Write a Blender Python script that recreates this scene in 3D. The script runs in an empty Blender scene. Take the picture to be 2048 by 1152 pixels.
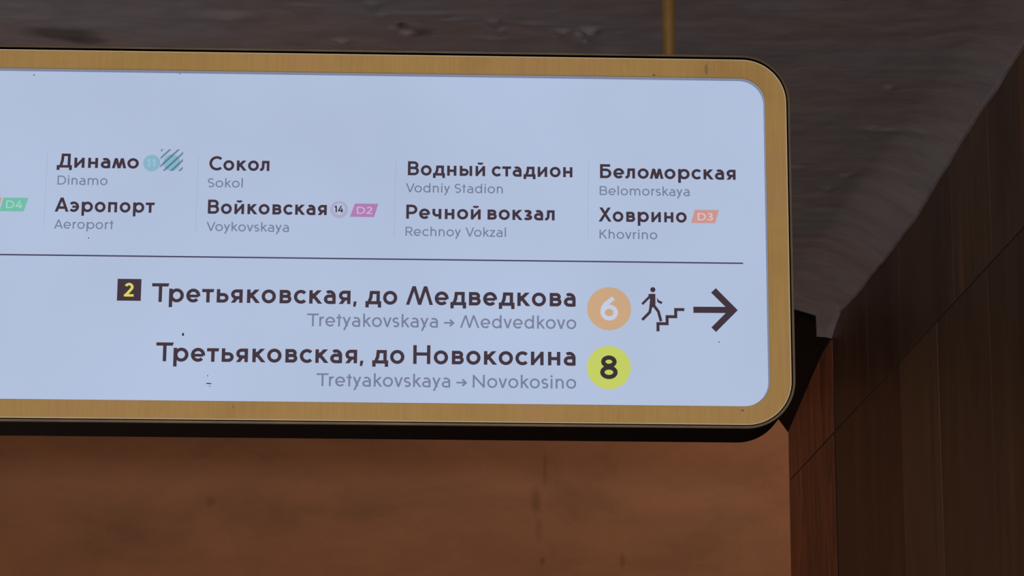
import bpy, math, random
from mathutils import Vector, Matrix, noise

random.seed(7)
C = bpy.context.scene.collection
SC = bpy.context.scene

# ------------------------------------------------------------------ camera
cam_d = bpy.data.cameras.new('camera')
cam = bpy.data.objects.new('camera', cam_d)
C.objects.link(cam)
cam_d.sensor_width = 36.0
cam_d.lens = 36.0 * 5200 / 2048
cam_d.clip_start = 0.05
R_ = Vector((0.9994582, -0.03261977, 0.00438936))
U_ = Vector((-0.0114677, -0.22011429, 0.97540668))
F_ = Vector((0.03085138, 0.97492853, 0.22036911))
cam.matrix_world = Matrix(((R_.x, U_.x, -F_.x, 0), (R_.y, U_.y, -F_.y, 0), (R_.z, U_.z, -F_.z, 1.6), (0, 0, 0, 1)))
SC.camera = cam

# ------------------------------------------------------------------ world, lights, exposure
w = bpy.data.worlds.new('world')
SC.world = w
w.use_nodes = True
w.node_tree.nodes['Background'].inputs['Color'].default_value = (0.5, 0.45, 0.45, 1)
w.node_tree.nodes['Background'].inputs['Strength'].default_value = 0.02
SC.view_settings.view_transform = 'Standard'
SC.view_settings.look = 'None'
SC.view_settings.gamma = 1
SC.view_settings.use_curve_mapping = False
SC.view_settings.exposure = 0


def area(name, loc, target, sx, sy, power, col):
    d = bpy.data.lights.new(name, 'AREA')
    d.shape = 'RECTANGLE'
    d.size = sx
    d.size_y = sy
    d.energy = power
    d.color = col
    o = bpy.data.objects.new(name, d)
    C.objects.link(o)
    o.location = loc
    o.rotation_euler = (Vector(target) - Vector(loc)).to_track_quat('-Z', 'Y').to_euler()
    return o


area('hall_lamp_light', (-0.3, -2.0, 2.7), (-0.1, 3.5, 2.1), 1.2, 0.4, 124, (0.98, 0.94, 0.90))
area('ceiling_fill_light', (-1.9, 4.1, 0.35), (-1.0, 4.1, 3.0), 1.6, 1.0, 13.0, (0.90, 0.93, 1.0))  # added cool fill to lift the ceiling, no fixture stands here
area('side_fill_light', (-1.4, 5.7, 0.5), (0.6, 5.3, 3.0), 0.8, 0.8, 3.6, (1.0, 0.72, 0.54))  # added warm fill for the right of the ceiling and the stone wall
area('far_hall_lamp_light', (2.1, 8.3, 3.85), (0.9, 9.5, 2.4), 0.6, 0.3, 14, (1.0, 0.76, 0.55))
area('far_wall_fill_light', (-1.0, 8.2, 0.9), (-1.1, 9.5, 2.9), 3.2, 0.4, 25, (1.0, 0.76, 0.56))  # added wide fill that evens out the brown far wall


# ------------------------------------------------------------------ materials
def lin(r, g, b):
    f = lambda c: (c / 255 / 12.92) if c / 255 <= 0.04045 else ((c / 255 + 0.055) / 1.055) ** 2.4
    return (f(r), f(g), f(b), 1)


class NT:
    def __init__(self, name):
        self.m = bpy.data.materials.new(name)
        self.m.use_nodes = True
        self.t = self.m.node_tree
        self.b = self.t.nodes['Principled BSDF']

    def n(self, kind, **kw):
        nd = self.t.nodes.new(kind)
        for k, v in kw.items():
            setattr(nd, k, v)
        return nd

    def l(self, a, b):
        self.t.links.new(a, b)

    def coords(self, scale=(1, 1, 1), kind='Object', loc=(0, 0, 0)):
        tc = self.n('ShaderNodeTexCoord')
        mp = self.n('ShaderNodeMapping')
        mp.inputs['Scale'].default_value = scale
        mp.inputs['Location'].default_value = loc
        self.l(tc.outputs[kind], mp.inputs['Vector'])
        return mp.outputs['Vector']

    def noise(self, vec, scale, detail=6, rough=0.6, dist=0.0):
        nz = self.n('ShaderNodeTexNoise')
        nz.inputs['Scale'].default_value = scale
        nz.inputs['Detail'].default_value = detail
        nz.inputs['Roughness'].default_value = rough
        nz.inputs['Distortion'].default_value = dist
        self.l(vec, nz.inputs['Vector'])
        return nz.outputs['Fac']

    def ramp(self, fac, stops):
        r = self.n('ShaderNodeValToRGB')
        e = r.color_ramp.elements
        e[0].position, e[0].color = stops[0]
        e[1].position, e[1].color = stops[-1]
        for p, c in stops[1:-1]:
            x = e.new(p)
            x.color = c
        self.l(fac, r.inputs['Fac'])
        return r.outputs['Color']

    def mix(self, fac, a, b, mode='MIX'):
        m = self.n('ShaderNodeMix', data_type='RGBA', blend_type=mode)
        for inp, v in ((m.inputs[0], fac), (m.inputs[6], a), (m.inputs[7], b)):
            if hasattr(v, 'is_linked') or hasattr(v, 'links'):
                self.l(v, inp)
            else:
                inp.default_value = v
        return m.outputs[2]

    def bump(self, height, strength, dist=0.01):
        b = self.n('ShaderNodeBump')
        b.inputs['Strength'].default_value = strength
        b.inputs['Distance'].default_value = dist
        self.l(height, b.inputs['Height'])
        self.l(b.outputs['Normal'], self.b.inputs['Normal'])

    def set(self, **kw):
        for k, v in kw.items():
            self.b.inputs[k.replace('_', ' ')].default_value = v

    def color(self, out):
        self.l(out, self.b.inputs['Base Color'])

    def stain(self, col, centre, size, tint, amount, soft=0.3):
        """an elliptical dirt mark with its own place on the surface"""
        tc = self.n('ShaderNodeTexCoord')
        s = self.n('ShaderNodeVectorMath', operation='SUBTRACT')
        s.inputs[1].default_value = centre
        self.l(tc.outputs['Object'], s.inputs[0])
        nz = self.n('ShaderNodeTexNoise')
        nz.inputs['Scale'].default_value = 12
        self.l(tc.outputs['Object'], nz.inputs['Vector'])
        d = self.n('ShaderNodeVectorMath', operation='DIVIDE')
        d.inputs[1].default_value = size
        self.l(s.outputs[0], d.inputs[0])
        ln = self.n('ShaderNodeVectorMath', operation='LENGTH')
        self.l(d.outputs[0], ln.inputs[0])
        ad = self.n('ShaderNodeMath', operation='ADD')
        self.l(ln.outputs['Value'], ad.inputs[0])
        self.l(nz.outputs['Fac'], ad.inputs[1])
        mr = self.n('ShaderNodeMapRange')
        mr.interpolation_type = 'SMOOTHSTEP'
        mr.inputs['From Min'].default_value = 1.5
        mr.inputs['From Max'].default_value = 1.5 - soft - 0.5
        mr.inputs['To Max'].default_value = amount
        self.l(ad.outputs[0], mr.inputs['Value'])
        return self.mix(mr.outputs['Result'], col, tint)


def plain(name, col, rough=0.5, metal=0.0, spec=0.5):
    t = NT(name)
    t.set(Base_Color=col, Roughness=rough, Metallic=metal, Specular_IOR_Level=spec)
    return t.m


def glow(name, col, strength=1.0):
    """backlit translucent film: it gives off the light of the lamps in the box"""
    t = NT(name)
    t.set(Base_Color=(0.02, 0.02, 0.02, 1), Roughness=0.6, Specular_IOR_Level=0.1)
    nz = t.noise(t.coords(), 3.5, 2, 0.5)
    c = t.ramp(nz, [(0.25, tuple(x * 0.955 for x in col[:3]) + (1,)), (0.75, tuple(min(1, x * 1.045) for x in col[:3]) + (1,))])
    t.l(c, t.b.inputs['Emission Color'])
    t.b.inputs['Emission Strength'].default_value = strength
    return t.m


M = {}
M['panel'] = glow('backlit_film', lin(174, 189, 217))
M['teal'] = glow('teal_film', lin(134, 176, 198))
M['teal_dark'] = glow('dark_teal_film', lin(80, 128, 148))
M['stripe'] = glow('grey_blue_stripe_film', lin(114, 130, 158))
M['green'] = glow('green_film', lin(110, 184, 163))
M['orange_sliver'] = glow('orange_film_strip', lin(198, 160, 120))
M['magenta'] = glow('magenta_film', lin(172, 122, 176))
M['pink'] = glow('pink_film', lin(160, 156, 190))
M['pink_pale'] = glow('pale_pink_film', lin(176, 168, 198))
M['salmon'] = glow('salmon_film', lin(200, 146, 138))
M['orange'] = glow('orange_film', lin(200, 163, 126))
M['yellow'] = glow('yellow_film', lin(194, 204, 96))
M['yellow_ink'] = glow('yellow_numeral_film', lin(216, 211, 95))
M['pale'] = glow('pale_numeral_film', lin(193, 202, 226))
M['pale_green'] = glow('pale_green_film', lin(150, 208, 195))
M['pale_pink'] = glow('pale_pink_numeral_film', lin(204, 174, 216))
M['pale_salmon'] = glow('pale_salmon_numeral_film', lin(214, 188, 198))
M['pale_teal'] = glow('pale_teal_film', lin(148, 188, 212))
M['grey'] = glow('grey_lettering_film', lin(114, 124, 150))
M['dot'] = glow('grey_dot_film', lin(143, 156, 184))
M['rule'] = glow('rule_film', lin(62, 60, 88))
M['ink'] = plain('dark_lettering_film', (0.098, 0.060, 0.096, 1), 0.6, spec=0.2)
M['ink_grey'] = plain('dark_charcoal_film', (0.065, 0.055, 0.055, 1), 0.6, spec=0.2)
M['smudge'] = plain('brown_smudge', (0.34, 0.22, 0.09, 1), 0.7)
M['dirt_brass'] = plain('tarnish', (0.20, 0.12, 0.06, 1), 0.7)
M['edge'] = plain('bevel_highlight', (0.98, 0.80, 0.55, 1), 0.35, 0.0)  # paler than the frame, paints in the highlight along its bevel
M['dirt'] = plain('dirt', (0.06, 0.045, 0.04, 1), 0.9)
M['seal'] = glow('lit_seal', lin(120, 130, 165))
M['black'] = plain('matt_black', (0.003, 0.002, 0.002, 1), 0.7, spec=0.06)

t = NT('acrylic_edge')
t.set(Base_Color=(0.8, 0.8, 0.85, 1), Roughness=0.5)
M['acrylic'] = t.m

t = NT('brushed_brass')
v = t.coords((60, 60, 1.2))
n1 = t.noise(v, 6, 3, 0.6)
n2 = t.noise(t.coords((1, 1, 1)), 9, 5, 0.6)
c = t.ramp(n2, [(0.3, lin(196, 152, 84)), (0.5, lin(206, 163, 92)), (0.72, lin(204, 156, 100))])
c = t.mix(0.10, c, t.ramp(n1, [(0.3, (0.30, 0.20, 0.08, 1)), (0.7, (0.8, 0.6, 0.3, 1))]))
t.color(c)
t.set(Roughness=0.6, Metallic=0.1, Specular_IOR_Level=0.3)
t.bump(n1, 0.05, 0.001)
M['brass'] = t.m

t = NT('rim_brass')
c = t.ramp(t.noise(t.coords(), 14, 4), [(0.3, lin(74, 58, 38)), (0.7, lin(100, 80, 52))])
t.color(c)
t.set(Roughness=0.5, Metallic=0.4)
M['rim'] = t.m

t = NT('polished_rod_brass')
c = t.ramp(t.noise(t.coords((1, 1, 0.3)), 30, 4), [(0.3, lin(226, 172, 100)), (0.7, lin(250, 204, 134))])
t.color(c)
t.set(Roughness=0.40, Metallic=0.85)
M['rod'] = t.m

t = NT('old_plaster')
a = t.noise(t.coords((1.0, 1.5, 1)), 2.2, 8, 0.62, 0.4)
b = t.noise(t.coords((1.2, 2.4, 1)), 9, 8, 0.65)
c = t.ramp(a, [(0.30, lin(140, 138, 138)), (0.48, lin(154, 144, 146)), (0.7, lin(152, 134, 128))])
c2 = t.ramp(b, [(0.25, (0.72, 0.72, 0.72, 1)), (0.75, (1.12, 1.12, 1.12, 1))])
c = t.mix(0.75, c, c2, 'MULTIPLY')
for ctr, sz, am in (((-0.644, 4.292, 3.0), (0.09, 0.05, 0.3), 0.55), ((-0.60, 4.33, 3.0), (0.05, 0.03, 0.3), 0.5),
                    ((-0.02, 4.26, 3.0), (0.03, 0.035, 0.3), 0.45), ((0.68, 4.05, 3.0), (0.04, 0.02, 0.3), 0.4)):
    c = t.stain(c, ctr, sz, lin(50, 40, 42), am)
t.color(c)
t.set(Roughness=0.8, Specular_IOR_Level=0.2)
t.bump(b, 0.25, 0.006)
M['plaster'] = t.m

t = NT('brown_plaster')
a = t.noise(t.coords((1, 1, 2.2)), 1.6, 8, 0.6, 0.6)
b = t.noise(t.coords((1, 1, 1)), 26, 6, 0.7)
c = t.ramp(a, [(0.28, lin(126, 90, 66)), (0.5, lin(148, 104, 78)), (0.72, lin(160, 112, 84))])
c = t.mix(0.25, c, t.ramp(b, [(0.3, (0.8, 0.8, 0.8, 1)), (0.7, (1.1, 1.1, 1.1, 1))]), 'MULTIPLY')
for ctr, sz, am in (((0.426, 9.5, 3.07), (0.012, 0.3, 0.11), 0.3), ((0.392, 9.5, 2.94), (0.028, 0.3, 0.07), 0.36),
                    ((0.402, 9.5, 2.84), (0.02, 0.3, 0.06), 0.22), ((0.417, 9.5, 2.724), (0.014, 0.3, 0.02), 0.42),
                    ((0.71, 9.5, 2.73), (0.014, 0.3, 0.04), 0.3), ((-0.803, 9.5, 2.932), (0.03, 0.3, 0.03), 0.3)):
    c = t.stain(c, ctr, sz, lin(80, 48, 34), am)
t.color(c)
t.set(Roughness=0.75, Specular_IOR_Level=0.25)
t.bump(b, 0.08, 0.004)
M['brown'] = t.m


def stone(name, stops, spread, streak=1.0):
    t = NT(name)
    oi = t.n('ShaderNodeObjectInfo')
    tc = t.n('ShaderNodeTexCoord')
    ad = t.n('ShaderNodeVectorMath', operation='ADD')
    sc = t.n('ShaderNodeVectorMath', operation='SCALE')
    cx = t.n('ShaderNodeCombineXYZ')
    for i in range(3):
        t.l(oi.outputs['Random'], cx.inputs[i])
    sc.inputs['Scale'].default_value = 37.0
    t.l(cx.outputs[0], sc.inputs[0])
    t.l(tc.outputs['Object'], ad.inputs[0])
    t.l(sc.outputs[0], ad.inputs[1])
    mp = t.n('ShaderNodeMapping')
    mp.inputs['Scale'].default_value = (1, 6.0 * streak, 0.55)
    t.l(ad.outputs[0], mp.inputs['Vector'])
    a = t.noise(mp.outputs[0], 2.0, 8, 0.6, 0.8)
    mp2 = t.n('ShaderNodeMapping')
    mp2.inputs['Scale'].default_value = (1, 1.6, 0.7)
    t.l(ad.outputs[0], mp2.inputs['Vector'])
    b = t.noise(mp2.outputs[0], 3.0, 7, 0.6)
    c = t.ramp(a, stops)
    c = t.mix(0.8, c, t.ramp(b, [(0.25, (0.6, 0.6, 0.62, 1)), (0.75, (1.25, 1.22, 1.2, 1))]), 'MULTIPLY')
    lo, hi = 1 - spread, 1 + spread
    c = t.mix(1.0, c, t.ramp(oi.outputs['Random'], [(0.0, (lo, lo, lo, 1)), (1.0, (hi, hi * 0.98, hi * 0.95, 1))]), 'MULTIPLY')
    t.color(c)
    t.set(Roughness=0.42, Specular_IOR_Level=0.3)
    t.bump(b, 0.05, 0.004)
    return t.m


M['stone'] = stone('brown_stone', [(0.3, lin(66, 54, 38)), (0.44, lin(90, 66, 54)), (0.54, lin(80, 64, 46)), (0.7, lin(106, 76, 56))], 0.16)
M['stone_dark'] = stone('dark_brown_stone', [(0.3, lin(62, 44, 34)), (0.5, lin(72, 50, 40)), (0.7, lin(84, 60, 46))], 0.05)
M['red'] = stone('red_streaked_marble', [(0.36, lin(84, 66, 42)), (0.45, lin(152, 84, 58)), (0.52, lin(84, 52, 34)), (0.60, lin(168, 92, 66)), (0.7, lin(84, 66, 44))], 0.05, 1.1)
M['joint'] = plain('dark_mortar', (0.012, 0.008, 0.006, 1), 0.9)
t = NT('grey_granite_floor')
c = t.ramp(t.noise(t.coords(), 60, 6, 0.8), [(0.35, lin(90, 84, 80)), (0.65, lin(150, 142, 134))])
t.color(c)
t.set(Roughness=0.35)
M['floor'] = t.m


# ------------------------------------------------------------------ mesh helpers
def link_mesh(name, verts, faces, mat, parent=None, smooth=False):
    me = bpy.data.meshes.new(name)
    me.from_pydata(verts, [], faces)
    me.update()
    me.materials.append(mat)
    if smooth:
        for p in me.polygons:
            p.use_smooth = True
    o = bpy.data.objects.new(name, me)
    C.objects.link(o)
    if parent is not None:
        o.parent = parent
    return o


def box_data(x0, x1, y0, y1, z0, z1):
    v = [(x, y, z) for x in (x0, x1) for y in (y0, y1) for z in (z0, z1)]
    f = [(0, 1, 3, 2), (4, 6, 7, 5), (0, 4, 5, 1), (2, 3, 7, 6), (0, 2, 6, 4), (1, 5, 7, 3)]
    return v, f


def structure(o, label):
    o['kind'] = 'structure'
    o['label'] = label
    return o


# ------------------------------------------------------------------ the setting
XW = 1.015        # face of the stone wall
ZC = 3.0
YE = 6.42         # where the plaster ceiling stops at the portal
YP = 7.25         # far side of the portal

structure(link_mesh('floor', *box_data(-4.2, 3.2, -8.2, 9.9, -0.2, 0.0), M['floor']), 'grey granite station floor')
structure(link_mesh('wall_left', *box_data(-4.2, -4.0, -8.2, 9.9, 0, 4.1), M['plaster']), 'plastered side wall opposite the stone wall')
structure(link_mesh('wall_rear', *box_data(-4.0, 1.3, -8.2, -8.0, 0, 3.3), M['plaster']), 'plastered wall closing the near end of the hall')
structure(link_mesh('wall_far', *box_data(-4.0, 3.2, 9.5, 9.7, 0, 4.1), M['brown']), 'brown stained plaster wall seen under the sign')
structure(link_mesh('wall_far_right', *box_data(3.0, 3.2, 7.26, 9.5, 0, 4.1), M['brown']), 'brown wall of the far hall beside the portal')
structure(link_mesh('ceiling_far', *box_data(-4.0, 3.2, 7.26, 9.5, 4.1, 4.2), M['plaster']), 'high plaster ceiling of the far hall')

# ceiling with trowel marks, blisters and a small haunch along the stone wall
LUMPS = [  # x, y, radius x, radius y, height (down positive)
    (-0.048, 4.235, 0.013, 0.013, -0.016), (-0.048, 4.268, 0.015, 0.010, 0.005), (-0.066, 4.240, 0.008, 0.012, 0.006), (-0.034, 4.222, 0.012, 0.008, 0.005),
    (0.100, 4.195, 0.006, 0.011, 0.007), (0.223, 4.243, 0.010, 0.010, 0.008), (0.267, 4.235, 0.012, 0.012, 0.013),
    (0.250, 4.262, 0.009, 0.008, 0.009), (0.260, 4.292, 0.008, 0.008, 0.008), (-0.158, 4.312, 0.010, 0.009, 0.008),
    (0.111, 4.245, 0.014, 0.008, 0.004), (-0.105, 4.11, 0.012, 0.008, 0.006), (-0.09, 4.17, 0.010, 0.008, 0.004),
    (-0.02, 4.16, 0.05, 0.008, 0.004), (0.03, 4.19, 0.03, 0.008, 0.003), (0.17, 4.21, 0.03, 0.007, 0.003), (0.10, 4.29, 0.03, 0.008, 0.003),
    (-0.62, 4.11, 0.03, 0.010, 0.004), (0.833, 4.53, 0.006, 0.010, 0.008), (0.87, 4.815, 0.035, 0.010, 0.004), (0.845, 4.80, 0.012, 0.010, 0.004),
    (0.855, 5.165, 0.012, 0.018, 0.005), (0.835, 5.27, 0.010, 0.014, 0.004), (0.74, 5.38, 0.012, 0.018, 0.006),
    (0.74, 5.10, 0.022, 0.010, 0.004), (0.66, 5.62, 0.02, 0.02, 0.004), (0.76, 5.66, 0.016, 0.02, 0.005), (-0.35, 4.2, 0.05, 0.02, 0.004), (-0.22, 4.13, 0.03, 0.01, 0.004)]
EDGE = [(4.0, 2.998), (4.25, 2.998), (4.45, 2.988), (4.62, 2.987), (4.80, 2.978), (5.03, 2.965), (5.25, 2.948), (5.37, 2.952), (5.59, 2.952), (5.83, 2.957), (6.05, 2.957), (6.25, 2.970), (6.5, 2.975)]


def edge_z(y):
    """height at which the plaster meets the stone"""
    for (a, za), (b, zb) in zip(EDGE, EDGE[1:]):
        if y <= b:
            return za + (zb - za) * max(0.0, (y - a) / (b - a))
    return EDGE[-1][1]


def ceil_z(x, y):
    z = ZC + 0.012
    p = Vector((x * 2.2, y * 3.4, 0.3))
    z += 0.0035 * noise.noise(p * 1.4) + 0.0016 * noise.noise(p * 5.5) + 0.0007 * noise.noise(p * 16)
    # broad hand-levelled waves
    z += 0.005 * noise.noise(Vector((x * 0.8, y * 1.6, 4.1)))
    for lx, ly, rx, ry, h in LUMPS:
        d = ((x - lx) / rx) ** 2 + ((y - ly) / ry) ** 2
        if d < 9:
            z -= h * math.exp(-d) * (1 + 0.4 * noise.noise(Vector((x * 90, y * 90, 0))))
    wd = 0.10 + max(0.0, y - 4.2) * 0.03
    if x > XW - wd:   # haunch down to the head of the stone cladding
        s = min(1.0, (x - XW + wd) / wd)
        z += (edge_z(y) - z + 0.003 * noise.noise(Vector((y * 9, 2.2, 0)))) * s ** 1.5
    return z


xs = [-4.0, -3.0, -2.0, -1.4, -1.0] + [-0.85 + i * 0.008 for i in range(int(1.87 / 0.008))] + [1.02]
ys = [-8.2, -4, 0, 2, 3, 3.6] + [3.9 + i * 0.009 for i in range(int((YE - 3.9) / 0.009))] + [YE]
V = [(x, y, ceil_z(x, y)) for x in xs for y in ys]
ny = len(ys)
Fc = [(i * ny + j, i * ny + j + 1, (i + 1) * ny + j + 1, (i + 1) * ny + j) for i in range(len(xs) - 1) for j in range(ny - 1)]
nb = len(V)
V += [(-4.2, -8.2, 3.3), (1.3, -8.2, 3.3), (1.3, YE, 3.3), (-4.2, YE, 3.3), (1.02, YE, 2.99), (-4.0, YE, 3.0)]
Fc += [(nb, nb + 1, nb + 2, nb + 3)]
structure(link_mesh('ceiling', V, Fc, M['plaster'], smooth=True), 'grey brown hand trowelled plaster ceiling with blisters')

# ragged plaster left on the head of the stone at the corner
def ragged(name, pts, x0, x1):
    n = len(pts)
    v = [(x0, y, z) for y, z in pts] + [(x1, y, z) for y, z in pts]
    f = [tuple(range(n))] + [tuple(range(2 * n - 1, n - 1, -1))] + [(i, (i + 1) % n, (i + 1) % n + n, i + n) for i in range(n)]
    return v, f


pts = [(6.42, 3.02), (6.42, 2.965)]
y = 6.38
while y > 4.0:
    pts.append((y, edge_z(y) - 0.003 - 0.003 * noise.noise(Vector((y * 7, 0, 0))) - 0.003 * abs(noise.noise(Vector((y * 34, 5, 0))))))
    y -= 0.03
pts += [(y, 2.993), (y, 3.02)]
structure(link_mesh('trim_1', *ragged('trim_1', pts, XW - 0.006, XW + 0.02), M['plaster']), 'ragged plaster lip along the head of the stone wall')

def stub():
    v = []
    for k in range(9):
        y = 6.02 + 0.415 * k / 8
        d = 0.062 * (k / 8) ** 1.6
        for x in (0.975 - 0.004 * math.sin(k * 2.1), 1.0, XW + 0.02):
            v.append((x + 0.003 * noise.noise(Vector((x * 40, y * 40, 1))), y, 2.998 - d - 0.008 * (x > 1.01) + 0.003 * noise.noise(Vector((x * 30, y * 30, 7)))))
    f = [(k * 3 + i, k * 3 + i + 1, k * 3 + i + 4, k * 3 + i + 3) for k in range(8) for i in range(2)]
    n = len(v)
    v += [(0.975, 6.435, 3.02), (XW + 0.02, 6.435, 3.02), (0.975, 6.02, 3.02), (XW + 0.02, 6.02, 3.02)]
    f += [(24, 25, 26, n + 1, n), tuple([k * 3 for k in range(9)] + [n, n + 2]), tuple([k * 3 + 2 for k in range(9)] + [n + 1, n + 3]), (0, 1, 2, n + 3, n + 2), (n, n + 1, n + 3, n + 2)]
    return v, f


structure(link_mesh('trim_4', *stub(), M['plaster'], smooth=False), 'plaster stub at the corner of ceiling and portal')
# stone wall: dark mortar backing and slabs proud of it
wall = structure(link_mesh('wall_right', *box_data(XW + 0.0010, 1.3, -8.2, YP, 0, 3.3), M['joint']), 'dark brown stone clad wall beside the sign')


def slab(y0, y1, z0, z1, mat, proud=0.0, gap=0.0026):
    """a slab with a chamfered face, its face towards -X"""
    c = 0.0007
    xa, xb = XW - proud, XW + 0.02
    y0 += gap; y1 -= gap; z0 += gap; z1 -= gap
    cy, cz = (y0 + y1) / 2, (z0 + z1) / 2
    yy, zz = (y1 - y0) / 2, (z1 - z0) / 2
    v = []
    for x, d in ((xb - XW, 0), (xa + c - XW, 0), (xa - XW, c)):
        v += [(x, -yy + d, -zz + d), (x, yy - d, -zz + d), (x, yy - d, zz - d), (x, -yy + d, zz - d)]
    f = [(8, 9, 10, 11)]
    for a in (0, 4):
        f += [(a + i, a + (i + 1) % 4, a + 4 + (i + 1) % 4, a + 4 + i) for i in range(4)]
    o = link_mesh('stone_slab', v, f, mat, wall)
    o.location = (XW, cy, cz)
    return o


top = [5.495, 4.90, 4.70, 4.555, 4.15, 3.75, 3.3, 2.9, 2.4, 2.0]
low = [5.50, 5.08, 4.60, 4.18, 3.75, 3.3, 2.9, 2.4, 2.0]
rows = [(2.69, 2.996, top), (2.02, 2.69, low), (1.35, 2.02, top), (0.68, 1.35, low), (0.0, 0.68, top)]
for z0, z1, js in rows:
    e = [6.405, 5.90] + js
    for a, b in zip(e[1:], e[:-1]):
        slab(a, b, z0, z1, M['stone_dark'] if b == 5.90 or a == 5.90 else M['stone'], random.uniform(0.0, 0.0008))
# jamb of the portal in streaked red marble, standing a little proud
for z0, z1 in [(2.69, 2.93), (2.02, 2.69), (1.35, 2.02), (0.68, 1.35), (0.0, 0.68)]:
    slab(6.424, 7.25, z0, z1, M['red'], 0.0004)
structure(link_mesh('trim_2', *box_data(XW + 0.0012, XW + 0.02, 6.404, 6.425, 0, 2.955), M['stone_dark']), 'narrow stone fillet between wall slabs and portal jamb')

# black soffit of the portal with coved corner
def prof(y, pts):
    return [(x, y, z) for x, z in pts]


pf = [(1.30, 2.90), (1.018, 2.945), (0.99, 2.965), (0.94, 2.985), (0.86, 2.997), (0.70, 3.0), (-3.4, 3.0), (-4.0, 2.9), (-4.0, 4.1), (1.30, 4.1)]
pb = [(1.30, 2.76), (1.018, 2.825), (0.985, 2.871), (0.93, 2.925), (0.85, 2.965), (0.72, 2.985), (-3.4, 2.985), (-4.0, 2.9), (-4.0, 4.1), (1.30, 4.1)]
v = prof(YE + 0.002, pf) + prof(YP + 0.005, pb)
n = len(pf)
f = [tuple(range(n)), tuple(range(2 * n - 1, n - 1, -1))] + [(i, (i + 1) % n, (i + 1) % n + n, i + n) for i in range(n)]
structure(link_mesh('trim_3', v, f, M['black']), 'black soffit of the portal behind the sign')  # one flat near-black over the whole soffit
structure(link_mesh('wall_portal_right', *box_data(1.3, 3.2, 7.05, 7.26, 0, 4.1), M['brown']), 'wall of the far hall beside the portal jamb')

# ------------------------------------------------------------------ the sign
SY = 3.5                       # front of the brass plate
PY = 3.511                     # face of the backlit film
K = PY / SY
SX0 = -2.10                    # far end of the box, beyond the picture

sign = bpy.data.objects.new('hanging_sign', None)
C.objects.link(sign)
sign.location = (-0.8, 3.56, 2.2)
sign['label'] = 'backlit white station direction sign in a brass frame hanging from the ceiling on a rod'
sign['category'] = 'sign'
INV = Matrix.Translation(-sign.location)


def child(name, verts, faces, mat, parent=sign, smooth=False, label=None):
    """mesh given in world coordinates, stored in the sign's own frame"""
    o = link_mesh(name, [tuple(Vector(p) - sign.location) for p in verts], faces, mat, parent, smooth)
    if label:
        o['label'] = label
    return o


def rrect(x0, x1, z0, z1, r, n=16):
    pts = []
    for cx, cz, a0 in ((x1 - r, z1 - r, 0), (x0 + r, z1 - r, 90), (x0 + r, z0 + r, 180), (x1 - r, z0 + r, 270)):
        for i in range(n + 1):
            a = math.radians(a0 + 90 * i / n)
            pts.append((cx + r * math.cos(a), cz + r * math.sin(a)))
    return pts


def loops(rings, closed=False):
    """rings: list of (points, y); skin neighbouring rings"""
    v, f = [], []
    m = len(rings[0][0])
    for pts, y in rings:
        v += [(x, y, z) for x, z in pts]
    k = len(rings)
    for a in range(k if closed else k - 1):
        b = (a + 1) % k
        f += [(a * m + i, a * m + (i + 1) % m, b * m + (i + 1) % m, b * m + i) for i in range(m)]
    return v, f


X1, Z0, Z1, RO = 0.4955, 2.2032, 2.7252, 0.062
IX1, IZ0, IZ1, RI = 0.4662, 2.2288, 2.6986, 0.036
IX0, XO0 = SX0 + 0.029, SX0
ch = 0.0008
O = lambda g: rrect(XO0 - g, X1 + g, Z0 - g, Z1 + g, RO + g)
I = lambda g: rrect(IX0 - g, IX1 + g, IZ0 - g, IZ1 + g, RI + g)
v, f = loops([(O(0), SY + 0.003), (O(0), SY + ch), (O(-0.001), SY), (I(ch), SY), (I(0), SY + ch), (I(0), SY + 0.003)], closed=True)
child('frame', v, f, M['brass'], label='brushed brass face frame')
v, f = loops([(O(0.0004), SY + 0.0014), (O(0.0004), SY - 0.0002), (O(-0.0006), SY - 0.0006), (O(-0.0011), SY + 0.0003)], closed=True)
child('frame_edge_highlight', v, f, M['edge'], label='bevel highlight painted as a paler ring round the brass frame')
# white acrylic return between the brass plate and the film
v, f = loops([(I(0.0), SY + 0.003), (I(0.0), PY - 0.0008), (I(0.004), PY - 0.0008), (I(0.004), SY + 0.003)], closed=True)
child('inner_lip', v, f, M['acrylic'], label='white inner lip round the lit face')
v, f = loops([(I(0.0005), PY - 0.0009), (I(-0.0012), PY - 0.0009), (I(-0.0012), PY), (I(0.0005), PY)], closed=True)
child('seal', v, f, M['seal'], label='thin blue grey seal')
pp = I(0.003)
m = len(pp)
v = [(x, PY, z) for x, z in pp] + [(x, PY + 0.003, z) for x, z in pp]
f = [tuple(range(m)), tuple(range(2 * m - 1, m - 1, -1))] + [(i, (i + 1) % m, (i + 1) % m + m, i + m) for i in range(m)]
panel = child('light_panel', v, f, M['panel'], label='backlit pale blue white panel')

# rear housing: rim, groove and black body
HZ = 0.00185      # the plate hangs a little low on its housing
HO = lambda g: [(x, z + HZ) for x, z in O(g)]
v, f = loops([(HO(0.0066), SY + 0.008), (HO(0.0066), SY + 0.0045), (HO(0.0062), SY + 0.004), (HO(0.0031), SY + 0.004), (HO(0.0031), SY + 0.008)], closed=True)
child('housing_rim', v, f, M['rim'], label='dull brass rim of the black housing')
HB = 0.128
v, f = loops([(I(-0.001), SY + 0.026), (HO(0.0031), SY + 0.026), (HO(0.0031), SY + 0.008), (HO(0.0064), SY + 0.008), (HO(0.0064), SY + HB - 0.004), (HO(0.0), SY + HB)])
nn = len(v)
v2 = O(0)
f.append(tuple(range(nn - len(v2), nn)))
child('housing', v, f, M['black'], label='black box housing')
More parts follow.
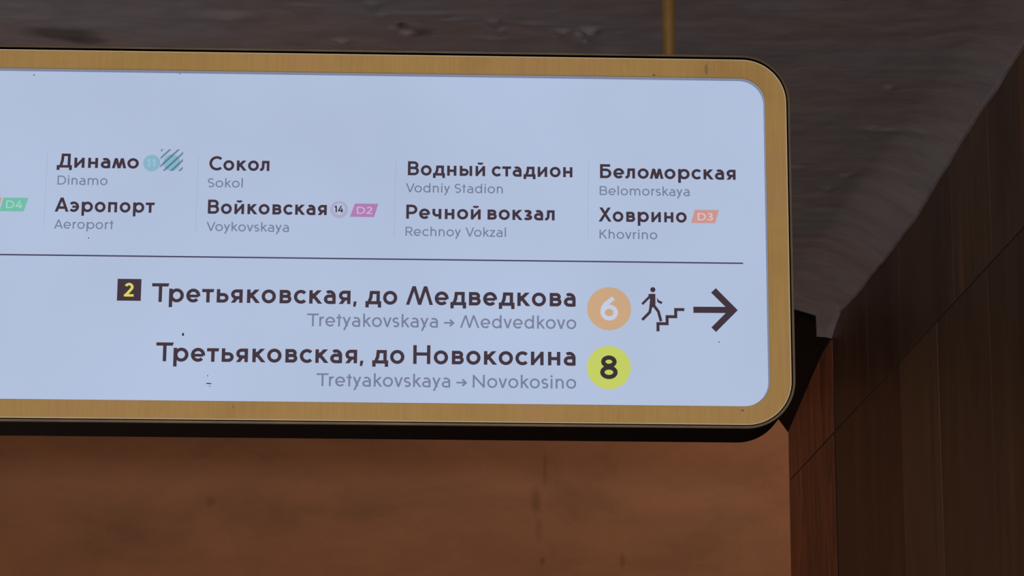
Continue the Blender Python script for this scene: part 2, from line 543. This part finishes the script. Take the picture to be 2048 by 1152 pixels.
# groove web that carries the brass plate
v, f = loops([(O(-0.004), SY + 0.003), (O(-0.004), SY + 0.026), (O(-0.010), SY + 0.026), (O(-0.010), SY + 0.003)], closed=True)
child('frame_web', v, f, M['black'])


def lathe(cx, cy, prof_, n=28):
    v, f = [], []
    for r, z in prof_:
        for i in range(n):
            a = 2 * math.pi * i / n
            v.append((cx + r * math.cos(a), cy + r * math.sin(a), z))
    for k in range(len(prof_) - 1):
        f += [(k * n + i, k * n + (i + 1) % n, (k + 1) * n + (i + 1) % n, (k + 1) * n + i) for i in range(n)]
    f += [tuple(range(n - 1, -1, -1)), tuple(range((len(prof_) - 1) * n, len(prof_) * n))]
    return v, f


for rx in (0.3370, -1.94):
    v, f = lathe(rx, SY + 0.062, [(0.0102, 2.731), (0.0102, 2.737), (0.0096, 2.738), (0.0096, 3.005)])
    rod = child('suspension_rod', v, f, M['rod'], smooth=True, label='polished brass suspension rod')
    v, f = lathe(rx, SY + 0.062, [(0.012, 2.985), (0.034, 2.995), (0.034, 3.02)])
    child('ceiling_rose', v, f, M['rod'], parent=rod, smooth=True)


# ------------------------------------------------------------------ stroke lettering
XH = 0.72


def arc(cx, cy, rx, ry, a0, a1, n=14):
    return [(cx + rx * math.cos(math.radians(a0 + (a1 - a0) * i / n)), cy + ry * math.sin(math.radians(a0 + (a1 - a0) * i / n))) for i in range(n + 1)]


def clip_poly(p, box):
    x0, y0, x1, y1 = box
    for ax, val, sgn in ((0, x0, 1), (0, x1, -1), (1, y0, 1), (1, y1, -1)):
        out = []
        for i in range(len(p)):
            a, b = p[i - 1], p[i]
            da, db = (a[ax] - val) * sgn, (b[ax] - val) * sgn
            if (da >= 0) != (db >= 0):
                s = da / (da - db)
                out.append((a[0] + (b[0] - a[0]) * s, a[1] + (b[1] - a[1]) * s))
            if db >= 0:
                out.append(b)
        p = out
        if not p:
            break
    return p


class Pen:
    """collects stroke outlines of one glyph; h is half the stroke width"""
    def __init__(self, w):
        self.w, self.h = w, w / 2
        self.q = []          # strips: (left points, right points) or polygons

    def path(self, pts, w=None, closed=False):
        h = (w or self.w) / 2
        n = len(pts)
        L, R = [], []
        for i in range(n):
            a = pts[i - 1] if (i > 0 or closed) else None
            b = pts[(i + 1) % n] if (i < n - 1 or closed) else None
            p = pts[i]
            ds = []
            for s, e in ((a, p), (p, b)):
                if s is None or e is None:
                    continue
                dx, dy = e[0] - s[0], e[1] - s[1]
                l = math.hypot(dx, dy) or 1
                ds.append((dx / l, dy / l))
            if len(ds) == 2:
                nx, ny_ = -(ds[0][1] + ds[1][1]), ds[0][0] + ds[1][0]
                l = math.hypot(nx, ny_) or 1
                nx, ny_ = nx / l, ny_ / l
                c = max(0.45, -nx * ds[0][1] + ny_ * ds[0][0])
                nx, ny_ = nx / c, ny_ / c
            else:
                nx, ny_ = -ds[0][1], ds[0][0]
            L.append((p[0] + nx * h, p[1] + ny_ * h))
            R.append((p[0] - nx * h, p[1] - ny_ * h))
        if closed:
            L.append(L[0]); R.append(R[0])
        self.q.append((L, R))

    def poly(self, pts):
        self.q.append((pts,))

    def diag(self, p, q, box, w=None, ext=0.3):
        h = (w or self.w) / 2
        dx, dy = q[0] - p[0], q[1] - p[1]
        l = math.hypot(dx, dy)
        dx, dy = dx / l, dy / l
        p = (p[0] - dx * ext, p[1] - dy * ext)
        q = (q[0] + dx * ext, q[1] + dy * ext)
        c = clip_poly([(p[0] - dy * h, p[1] + dx * h), (q[0] - dy * h, q[1] + dx * h), (q[0] + dy * h, q[1] - dx * h), (p[0] + dy * h, p[1] - dx * h)], box)
        if c:
            self.poly(c)

    def stem(self, x, y0, y1):
        self.path([(x, y0), (x, y1)])

    def bar(self, x0, x1, y):
        self.path([(x0, y), (x1, y)])

    def bowl(self, x0, x1, y0, y1, sx=1.0):
        """from the stem x0 out to x1 and back, between centre lines y0 and y1"""
        r = (y1 - y0) / 2
        s = 1 if x1 > x0 else -1
        rx = min(r * 1.05, abs(x1 - x0)) * s
        self.path([(x0, y0)] + arc(x1 - rx, (y0 + y1) / 2, rx, r, -90, 90) + [(x0, y1)])


def glyph(ch, P):
    """draws ch; returns (advance, left bearing, right bearing) - advance is the ink width. cap height 1"""
    h, w = P.h, P.w
    X = XH if (w > 0.14 or ch in 'дДД') else 0.755
    BIG = 9
    def O_(x, r=0.36):
        P.path(arc(x + r, X / 2, r - h, X / 2 + 0.012 - h, 0, 360, 36)[:-1], closed=True)
    def full(y0=0, y1=1, x0=-BIG, x1=BIG):
        return (x0, y0, x1, y1)
    if ch in 'оo':
        O_(0); return .72, .06, .06
    if ch in 'сc':
        P.path(arc(.36, X / 2, .36 - h, X / 2 + .012 - h, 42, 318, 26)); return .64, .06, .03
    if ch in 'еe':
        P.path([(2 * h * .8, X * .47), (.70 - h, X * .47)] , w * .86)
        P.path(arc(.355, X / 2, .355 - h, X / 2 + .012 - h, -8, 318, 30)); return .71, .06, .06
    if ch == 'э':
        P.path([(.18, X * .5), (.64 - h, X * .5)], w * .86)
        P.path(arc(.28, X / 2, .36 - h, X / 2 + .012 - h, 138, -138, 26)); return .64, .03, .06
    if ch in 'рp':
        P.stem(h, -.27, X)
        P.path(arc(.39, X / 2, .36 - h, X / 2 + .012 - h, 0, 360, 36)[:-1], closed=True); return .75, .11, .06
    if ch == 'аa'[0] or ch == 'a':
        r = .60
        P.stem(r - h, 0, .40)
        cx = .29; rx = r - h - cx
        P.path([(r - h, .3)] + arc(cx, X + .012 - h - .24, rx, .24, 0, 128, 14))
        P.bowl(r - h, h, h - .012, .415); return .60, .06, .10
    if ch == 'и' or ch == 'й':
        P.stem(h, 0, X); P.stem(.64 - h, 0, X)
        P.diag((h, h * .9), (.64 - h, X - h * .9), (h, 0, .64 - h, X), w * .92)
        if ch == 'й':
            P.path(arc(.32, .98, .15, .10, 195, 345, 10), w * .8)
        return .64, .11, .11
    if ch == 'н':
        P.stem(h, 0, X); P.stem(.62 - h, 0, X); P.bar(h, .62 - h, X * .5); return .62, .11, .11
    if ch == 'п':
        P.path([(h, 0), (h, X - h), (.60 - h, X - h), (.60 - h, 0)]); return .60, .11, .11
    if ch == 'т':
        P.stem(.30, 0, X - h); P.poly([(0, X - w), (.575, X - w), (.605, X), (.0, X)]); return .60, .03, .03
    if ch == 'м':
        for a, b in (((.02 + h * .6, 0), (.24, X)), ((.24, X), (.43, 0)), ((.43, 0), (.62, X)), ((.62, X), (.84 - h * .6, 0))):
            P.diag(a, b, full(0, X), w * .98)
        return .86, .02, .02
    if ch == 'л':
        P.path([(.62 - h, 0), (.62 - h, X - h), (.215, X - h), (.205, .36)] + arc(.07, .30, .132, .30 - h + .01, 0, -78, 8) + [(0, h * .9)]); return .62, .02, .11
    if ch in 'дДД':
        H = X if ch == 'д' else 1.0
        W = .80 if ch == 'д' else .95
        k = .19 if ch == 'д' else .26
        P.path([(W * .80, h), (W * .80, H - h), (k + h + .02, H - h)] + [(k + h * .9, H * .5), (k - .02, h)])
        P.bar(0, W, h)
        P.stem(h, -.17, w); P.stem(W - h, -.17, w); return W, .03, .03
    if ch == 'к':
        P.stem(h, 0, X)
        P.diag((h + .02, X * .40), (.60 - h, X), (h, 0, .70, X))
        P.diag((h + .14, X * .58), (.64 - h, 0), (h + .08, 0, .74, X), ext=.12)
        return .66, .11, .02
    if ch == 'в':
        P.path([(h, 0), (h, X)])
        P.bowl(h, .60 - h, h, X * .525); P.bowl(h, .565 - h, X * .525, X - h); return .60, .11, .06
    if ch == 'ь' or ch == 'ы':
        P.stem(h, 0, X); P.bowl(h, .60 - h, h, X * .60)
        if ch == 'ы':
            P.stem(.83 - h, 0, X); return .83, .11, .11
        return .60, .11, .06
    if ch == 'я':
        P.stem(.62 - h, 0, X); P.bowl(.62 - h, .03 + h, X * .38, X - h)
        P.diag((.33, X * .38), (.08 + h * .6, 0), full(0, X * .40), ext=.2)
        return .62, .03, .11
    if ch == 'ч':
        P.stem(.58 - h, 0, X)
        P.path([(h, X), (h, X * .62)] + arc(h + .19, X * .62, .19, X * .62 - X * .36, 180, 270, 8) + [(.58 - h, X * .38)]); return .58, .09, .11
    if ch == 'з':
        P.path(arc(.26, X * .745, .27 - h, X * .255 + .012 - h, 150, -80, 16))
        P.path([(.20, X * .525)] + arc(.27, X * .27, .30 - h, X * .27 + .012 - h + .0, 80, -150, 18)); return .56, .03, .06
    # capitals
    if ch in 'АA':
        W = .92 if w > .14 else .84
        P.diag((h * 1.05, 0), (W / 2, 1), full()); P.diag((W - h * 1.05, 0), (W / 2, 1), full())
        P.bar(W * .22, W * .78, .29); return W, .02, .02
    if ch == 'С':
        P.path(arc(.5, .5, .5 - h, .512 - h, 46, 314, 30)); return .84, .06, .03
    if ch in 'ВB':
        P.stem(h, 0, 1); P.bowl(h, .74 - h, h, .53); P.bowl(h, .70 - h, .53, 1 - h); return .74, .11, .06
    if ch == 'Р':
        P.stem(h, 0, 1); P.bowl(h, .72 - h, .41, 1 - h); return .72, .11, .05
    if ch == 'R':
        P.stem(h, 0, 1); P.bowl(h, .68 - h, .44, 1 - h); P.diag((.34, .44), (.68 - h * .5, 0), full(0, .45)); return .70, .11, .03
    if ch == 'Б':
        P.path([(h, 0), (h, 1 - h), (.66, 1 - h)]); P.bowl(h, .74 - h, h, .60); return .74, .11, .06
    if ch == 'Х':
        W = .86
        P.diag((h * 1.1, 0), (W - .05 - h * 1.1, 1), full()); P.diag((W - h * 1.1, 0), (.05 + h * 1.1, 1), full()); return W, .02, .02
    if ch in 'ТT':
        P.stem(.43, 0, 1 - h); P.poly([(0, 1 - w), (.82, 1 - w), (.87, 1), (0, 1)]); return .86, .03, .02
    if ch in 'МM':
        W = 1.38 if w > .14 else 1.42
        for a, b in (((h * 1.05, 0), (.41, 1)), ((.41, 1), (.70, .02)), ((.70, .02), (.99, 1)), ((.99, 1), (W - h * 1.05, 0))):
            P.diag(a, b, full(0, 1), w * .95)
        return W, .02, .02
    if ch == 'Н':
        P.stem(h, 0, 1); P.stem(.86 - h, 0, 1); P.bar(h, .86 - h, .53); return .86, .12, .11
    if ch == 'N':
        P.stem(h, 0, 1); P.stem(.86 - h, 0, 1); P.diag((h, 1 - h), (.86 - h, h), (0, 0, .86, 1)); return .86, .12, .11
    if ch == 'D':
        P.stem(h, 0, 1); P.path([(h, h)] + arc(.36, .5, .84 - .36 - h, .5 - h, -90, 90, 20) + [(h, 1 - h)]); return .84, .11, .06
    if ch == 'S' or ch == 's':
        H, W = (1.0, .62) if ch == 'S' else (X, .50)
        ry = (H / 2 + .012 - h) / 2 + h * .5
        rt = (H + .024 - w) / 4
        P.path(arc(W / 2, H + .012 - h - rt, W / 2 - h, rt, 38, 200, 14)[:-1] + arc(W / 2, H + .012 - h - rt, W / 2 - h, rt, 200, 262, 5)
               + arc(W / 2, -.012 + h + rt, W / 2 - h, rt, 82, -142, 18)); return W, .05, .05
    if ch == 'V' or ch == 'v':
        H, W = (1.0, .84) if ch == 'V' else (X, .62)
        P.diag((h * 1.05, H), (W / 2, 0), full(0, H)); P.diag((W - h * 1.05, H), (W / 2, 0), full(0, H)); return W, .02, .02
    if ch == 'K' or ch == 'k':
        H = 1.0 if ch == 'K' else 1.04
        T = 1.0 if ch == 'K' else X
        W = .70 if ch == 'K' else .56
        P.stem(h, 0, H); P.diag((h, T * .42), (W - h * 1.2, T), (h, 0, W + .1, T)); P.diag((h + T * .2, T * .58), (W - h * .7, 0), (h, 0, W + .1, T), ext=.1); return W, .11, .02
    if ch == 'i':
        P.stem(h, 0, X); P.path(arc(h, .95, h * .62, h * .62, 0, 360, 12)[:-1], w * .62, closed=True); return w, .11, .11
    if ch == 'l':
        P.stem(h, 0, 1.04); return w, .11, .11
    if ch in 'nhmr':
        P.stem(h, 0, 1.04 if ch == 'h' else X)
        if ch == 'r':
            P.path(arc(h + .24, X + .012 - h - .27, .24, .27, 180, 82, 9)); return .36, .11, .02
        W = .58
        rx = (W - w) / 2
        for i in range(2 if ch == 'm' else 1):
            x0 = h + i * (W - w)
            P.path(arc(x0 + rx, X + .012 - h - .27, rx, .27, 180, 0, 16) + [(x0 + 2 * rx, 0)])
        return (W if ch != 'm' else 2 * W - w), .11, .11
    if ch == 'd':
        P.stem(.70 - h, 0, 1.04); P.path(arc(.35, X / 2, .35 - h, X / 2 + .012 - h, 0, 360, 36)[:-1], closed=True); return .70, .06, .11
    if ch == 't':
        P.stem(.20, 0, .95); P.poly([(0, X - w * .9), (.36, X - w * .9), (.39, X), (0, X)]); return .38, .03, .05
    if ch == 'y':
        P.diag((.60 - h * 1.05, X), (.12, -.28), full(-.28, X)); P.diag((h * 1.05, X), (.335, .08), full(.03, X), ext=.2 if 0 else .06)
        P.diag((h * 1.05, X), (.3, .12), full(.1, X)); return .60, .02, .02
    if ch == 'z':
        P.bar(.02, .50, X - h); P.bar(0, .52, h); P.diag((.06, h), (.46, X - h), (0, h * .5, .54, X - h * .5), ext=.05); return .52, .05, .05
    if ch == ',':
        P.poly([(0, .14), (.16, .14), (.10, -.14), (-.02, -.14)]); return .16, .05, .05
    if ch == '→':
        y = .38
        P.path([(0, y), (.64, y)]); P.path([(.42, y + .26), (.68, y), (.42, y - .26)]); return .72, .08, .10
    # numerals
    if ch == '1':
        P.stem(.26 - h, 0, 1); P.diag((.26 - h, .97), (0, .80), (-.05, .6, .26, 1), ext=.05); return .26, .08, .10
    if ch == '2':
        P.path(arc(.31, .70, .29 - h, .31 - h, 160, -28, 18) + [(h * 1.2, h)]); P.bar(0, .62, h); return .62, .05, .05
    if ch == '3':
        P.path(arc(.29, .745, .27 - h, .265 - h, 150, -80, 16)); P.path([(.22, .53)] + arc(.28, .275, .32 - h, .285 - h, 80, -150, 18)); return .60, .05, .05
    if ch == '4':
        P.stem(.50, 0, .62); P.bar(.04, .68, .25); P.diag((.44, 1), (.09, .25), full(.25 - h, 1)); return .68, .04, .04
    if ch == '6':
        P.path(arc(.37, .34, .37 - h, .35 - h, 0, 360, 32)[:-1], closed=True)
        P.path([(.55, .985)] + arc(.50, .40, .50 - h, .42, 120, 178, 8)); return .74, .05, .05
    if ch == '8':
        P.path(arc(.37, .745, .33 - h, .265 - h + .01, 0, 360, 30)[:-1], closed=True)
        P.path(arc(.37, .28, .37 - h, .29 - h + .01, 0, 360, 32)[:-1], closed=True); return .74, .05, .05
    raise ValueError(ch)


KERN = {('Т', 'р'): -.12, ('T', 'r'): -.10, ('V', 'o'): -.09, ('r', 't'): .03, ('о', 'в'): .02, ('A', 'e'): -.02, ('K', 'h'): .03}


class Ink:
    """flat print on the film: strokes become thin raised strips facing the hall"""
    def __init__(self, layer=0):
        self.v, self.f = [], []
        self.k = 0
        self.layer = layer

    def put(self, q, fx, fz):
        th = 0.00025
        for item in q:
            y = PY - 0.0002 - self.layer * 0.0005 - (self.k % 9) * 0.00002
            self.k += 1
            b = len(self.v)
            conv = lambda p, yy: (fx(p[0]) * K, yy, 1.6 + (fz(p[1]) - 1.6) * K)
            if len(item) == 1:
                pts = item[0]
                n = len(pts)
                self.v += [conv(p, y) for p in pts] + [conv(p, y + th) for p in pts]
                self.f += [tuple(b + i for i in range(n))] + [(b + i, b + (i + 1) % n, b + n + (i + 1) % n, b + n + i) for i in range(n)]
            else:
                L, R = item
                n = len(L)
                self.v += [conv(p, y) for p in L] + [conv(p, y) for p in R] + [conv(p, y + th) for p in L] + [conv(p, y + th) for p in R]
                for i in range(n - 1):
                    self.f += [(b + i, b + i + 1, b + n + i + 1, b + n + i), (b + i, b + i + 1, b + 2 * n + i + 1, b + 2 * n + i),
                               (b + n + i, b + n + i + 1, b + 3 * n + i + 1, b + 3 * n + i)]
                self.f += [(b, b + n, b + 3 * n, b + 2 * n), (b + n - 1, b + 2 * n - 1, b + 4 * n - 1, b + 3 * n - 1)]

    def done(self, name, mat, parent=None, label=None):
        return child(name, self.v, self.f, mat, parent if parent is not None else sign, label=label)


def text(ink, s, x0, x1, z, cap, wt):
    """set s between x0 and x1 (mm) on the baseline z (mm), cap height in mm"""
    out, cur, prev = [], 0.0, None
    for ch in s:
        if ch == ' ':
            cur += .44; prev = None; continue
        P = Pen(wt)
        a, l, r = glyph(ch, P)
        if prev is not None:
            cur += l + prev_r + KERN.get((prev, ch), 0)
        elif out:
            cur += 0
        out.append((cur, P.q))
        cur += a
        end = cur
        prev, prev_r = ch, r
    k = (x1 - x0) / end
    for ox, q in out:
        ink.put(q, lambda x: (x0 + (ox + x) * k) / 1000, lambda y: (z + y * cap) / 1000)
    return k / cap


BW, RW = 0.180, 0.130
STATIONS = [  # cyrillic, x0, x1, z ; latin, x0, x1, z
    ('Динамо', -521.9, -408.6, 2555.0, 'Dinamo', -520.0, -450.9, 2530.6),
    ('Аэропорт', -522.0, -384.5, 2491.9, 'Aeroport', -521.8, -440.4, 2467.8),
    ('Сокол', -311.0, -227.6, 2553.9, 'Sokol', -312.4, -263.8, 2529.5),
    ('Войковская', -311.1, -146.7, 2491.6, 'Voykovskaya', -312.2, -198.5, 2467.0),
    ('Водный стадион', -35.1, 194.4, 2550.4, 'Vodniy Stadion', -37.6, 97.4, 2525.9),
    ('Речной вокзал', -36.6, 169.6, 2488.0, 'Rechnoy Vokzal', -37.2, 102.1, 2463.5),
    ('Беломорская', 233.0, 422.9, 2549.8, 'Belomorskaya', 232.4, 358.1, 2525.4),
    ('Ховрино', 230.9, 353.6, 2487.3, 'Khovrino', 232.0, 312.5, 2462.8),
]
for ru, a, b, z, en, c_, d_, z2 in STATIONS:
    i = Ink(); kk = text(i, ru, a, b, z, 20.2, BW); i.done('lettering', M['ink'], panel, 'bold dark station name ' + ru)
    i = Ink(); k2 = text(i, en, c_, d_, z2, 12.9, RW); i.done('lettering', M['grey'], panel, 'thin grey station name ' + en)
for s, a, b, z, cap, wt, m_ in (('Третьяковская, до Медведкова', -384.2, 198.7, 2365.8, 26.3, .172, 'ink'), ('Tretyakovskaya → Medvedkovo', -170.7, 199.6, 2334.1, 17.8, RW + .004, 'grey'),
                                ('Третьяковская, до Новокосина', -375.6, 198.6, 2282.9, 26.3, .172, 'ink'), ('Tretyakovskaya → Novokosino', -156.0, 199.4, 2250.7, 17.8, RW + .004, 'grey')):
    i = Ink(); kk = text(i, s, a, b, z, cap, wt)
    i.done('lettering', M[m_], panel, ('bold dark transfer line ' if m_ == 'ink' else 'thin grey transfer line ') + s)

ident = (lambda x: x / 1000, lambda z: z / 1000)


def shape(name, polys, mat, parent, layer=0, label=None):
    i = Ink(layer)
    i.put([(p,) for p in polys], *ident)
    return i.done(name, mat, parent, label)


# rule across the panel
shape('divider_line', [[(-2040, 2429.0), (431.5, 2429.0), (431.5, 2431.0), (-2040, 2431.0)]], M['rule'], panel, label='thin dark horizontal rule')
# dotted column separators
for xt, xb, zt, zb in ((-535.2, -536.0, 2577, 2468), (-326.3, -327.2, 2574, 2468), (-52.0, -52.8, 2572, 2464.5), (216.9, 216.2, 2572, 2464.5)):
    i = Ink()
    n = 30
    for k in range(n):
        s = k / (n - 1)
        x, z = xt + (xb - xt) * s, zt + (zb - zt) * s
        i.put([(arc(x, z, .62, .62, 0, 360, 8)[:-1],)], *ident)
    i.done('dotted_line', M['dot'], panel, 'faint dotted column separator')


def badge_text(s, x0, x1, z, cap, wt, mat, parent):
    i = Ink(2)
    text(i, s, x0, x1, z, cap, wt)
    i.done('numeral', mat, parent)


def circle(cx, cz, r, n=48):
    return arc(cx, cz, r, r, 0, 360, n)[:-1]


b = shape('line_badge', [[(-592.9, 2510.8), (-558.7, 2510.8), (-564.6, 2491.5), (-597.7, 2491.5)]], M['green'], sign, 1, 'green slanted badge D4')
badge_text('D4', -589.0, -566.9, 2495.8, 10.8, .15, M['pale_green'], b)
shape('line_badge', [[(-629, 2510.8), (-595.0, 2510.8), (-600.5, 2491.5), (-634, 2491.5)]], M['orange_sliver'], sign, 1, 'orange slanted badge beside badge D4')
b = shape('line_badge', [[(-107.9, 2508.6), (-75.6, 2508.6), (-81.0, 2489.6), (-114.4, 2489.6)]], M['magenta'], sign, 1, 'magenta slanted badge D2')
badge_text('D2', -105.1, -83.5, 2493.8, 10.2, .15, M['pale_pink'], b)
b = shape('line_badge', [[(364.9, 2505.7), (398.9, 2505.7), (393.2, 2486.7), (359.7, 2486.7)]], M['salmon'], sign, 1, 'salmon slanted badge D3')
badge_text('D3', 368.8, 390.3, 2490.5, 10.6, .15, M['pale_salmon'], b)

b = shape('line_badge', [circle(-390.7, 2563.1, 11.9)], M['teal'], sign, 1, 'pale teal round badge 11')
badge_text('11', -396.5, -385.5, 2557.8, 10.8, .2, M['pale_teal'], b)
# teal round badge under a hatched sticker
shape('line_badge', [circle(-363.2, 2564.0, 11.9)], M['teal'], sign, 1, 'teal round badge under the hatched sticker')
x0, x1, z0, z1 = -378.6, -347.6, 2552.0, 2583.0
i = Ink(2)
j = Ink(3)
for off in (2.1, 12.9, 24.7, 35.8, 46.2, 57.3):
    P = Pen(2.6)
    cx = x0 + off
    P.diag((cx - 30, z1 - 30), (cx, z1), (x0, z0, x1, z1), ext=20)
    i.put(P.q, *ident)
    # where the stripe crosses the teal disc it prints darker
    rot = lambda p, a: (p[0] * math.cos(a) - p[1] * math.sin(a), p[0] * math.sin(a) + p[1] * math.cos(a))
    q = math.pi / 4
    c0 = rot((cx, z1), -q)[1]
    ring = clip_poly([rot(p, -q) for p in circle(-363.2, 2564.0, 11.8)], (-1e5, c0 - 1.35, 1e5, c0 + 1.35))
    if ring:
        j.put([([rot(p, q) for p in ring],)], *ident)
hs = i.done('hatched_sticker', M['stripe'], sign, 'square sticker of diagonal dark stripes')
j.done('stripe_overprint', M['teal_dark'], hs)

b = shape('line_badge', [circle(-129.6, 2499.8, 12.0)], M['pink'], sign, 1, 'pink ringed round badge 14')
shape('badge_ring', [circle(-129.6, 2499.8, 11.2)], M['pink_pale'], b, 2)
shape('badge_ring', [circle(-129.6, 2499.8, 8.9)], M['pink'], b, 3)
i = Ink(4); i.put([(circle(-129.6, 2499.8, 8.3),)], *ident); i.done('badge_disc', M['panel'], b)
i = Ink(5); text(i, '14', -135.4, -124.0, 2495.2, 9.3, .17); i.done('numeral', M['ink_grey'], b)

b = shape('line_badge', [circle(244.9, 2363.2, 30.4, 72)], M['orange'], sign, 1, 'large orange round badge 6')
badge_text('6', 233.0, 257.0, 2346.9, 32.0, .185, M['pale'], b)
b = shape('line_badge', [circle(244.3, 2280.5, 30.2, 72)], M['yellow'], sign, 1, 'large yellow round badge 8')
badge_text('8', 232.3, 256.3, 2265.0, 31.8, .185, M['ink_grey'], b)
b = shape('exit_badge', [[(-431.6, 2397.6), (-399.0, 2397.6), (-399.0, 2366.9), (-431.6, 2366.9)]], M['ink'], sign, 1, 'dark square badge with yellow 2')
badge_text('2', -422.2, -409.0, 2372.7, 19.0, .175, M['yellow_ink'], b)

# arrow and stair pictogram
i = Ink(1)
P = Pen(8.7)
P.path([(361.5, 2363.1), (414, 2363.4)])
i.put(P.q, *ident)
P = Pen(9.0)
P.path([(389.3, 2391.0), (417.0, 2363.2), (389.2, 2335.2)])
# sharp mitred tip like the print
P.q[-1] = ([(393.0, 2394.0), (423.0, 2363.2), (392.6, 2332.2)], [(386.3, 2387.7), (410.5, 2363.3), (386.1, 2338.4)])
i.put(P.q, *ident)
i.done('direction_arrow', M['ink'], sign, 'dark arrow pointing right')

i = Ink(1)
P = Pen(4.2)
P.path([(312.3, 2332.1), (312.3, 2343.0), (325.0, 2343.0), (325.0, 2353.0), (337.0, 2353.0), (337.0, 2363.2), (349.0, 2363.2)])
P.q[0] = P.q[0]
i.put(P.q, *ident)
i.done('stair_pictogram', M['ink'], sign, 'dark stair steps symbol')
i = Ink(1)
P = Pen(3.7)
P.poly(circle(305.6, 2390.9, 3.6, 24))
P.poly([(299.0, 2384.3), (302.8, 2385.0), (309.0, 2385.0), (309.1, 2370.2), (307.6, 2366.0), (300.4, 2366.0), (301.6, 2376.6)])
P.path([(303.0, 2383.0), (290.7, 2370.2)], 3.4)
P.poly([(311.0, 2380.0), (313.6, 2375.9), (318.9, 2373.7), (317.2, 2370.4), (311.6, 2373.6)])
P.path([(305.0, 2371.0), (313.0, 2360.1), (316.6, 2346.3)], 3.9)
P.path([(303.2, 2369.0), (301.0, 2358.8), (290.6, 2348.0)], 3.9)
i.put(P.q, *ident)
i.done('walking_figure_pictogram', M['ink'], sign, 'dark walking figure symbol climbing the steps')

# dirt marks on the film and on the brass
for cx, cz, rx, rz, on in ((-339.7, 2320.5, 1.5, 2.4, 0), (396.5, 2318.2, .7, 1.1, 0), (-473.9, 2455.0, .9, .9, 0), (-355.9, 2693.7, .8, 1.4, 0),
                           (-272.8, 2694.9, .9, 1.3, 0), (-302.6, 2252.6, 4.0, .8, 0), (-301.0, 2249.0, 1.6, .35, 0), (-304.4, 2263.5, .7, .9, 0), (-559.2, 2688.5, 1.2, .7, 0),
                           (309.6, 2701.0, 2.2, 1.3, 1), (-268.7, 2221.0, .5, 3.0, 1), (427.5, 2222.8, 2.4, 1.0, 1), (383.5, 2711.0, 2.3, 8.0, 1), (-438.0, 2725.0, 7.0, 1.1, 1), (-494.0, 2202.9, 2.0, 1.2, 1), (-475.0, 2725.0, 1.6, .8, 1)):
    ring = [(cx + rx * math.cos(a) * random.uniform(.75, 1.15), cz + rz * math.sin(a) * random.uniform(.75, 1.15)) for a in [2 * math.pi * k / 10 for k in range(10)]]
    if on:
        v = [(x / 1000, SY - .0002, z / 1000) for x, z in ring] + [(x / 1000, SY + .0012, z / 1000) for x, z in ring]
    else:
        v = [(x / 1000 * K, PY - .0003, 1.6 + (z / 1000 - 1.6) * K) for x, z in ring] + [(x / 1000 * K, PY, 1.6 + (z / 1000 - 1.6) * K) for x, z in ring]
    f = [tuple(range(10))] + [(k, (k + 1) % 10, (k + 1) % 10 + 10, k + 10) for k in range(10)]
    child('dirt_spot', v, f, M['smudge'] if (on and rz > 6) else M['dirt_brass'] if on else M['dirt'])
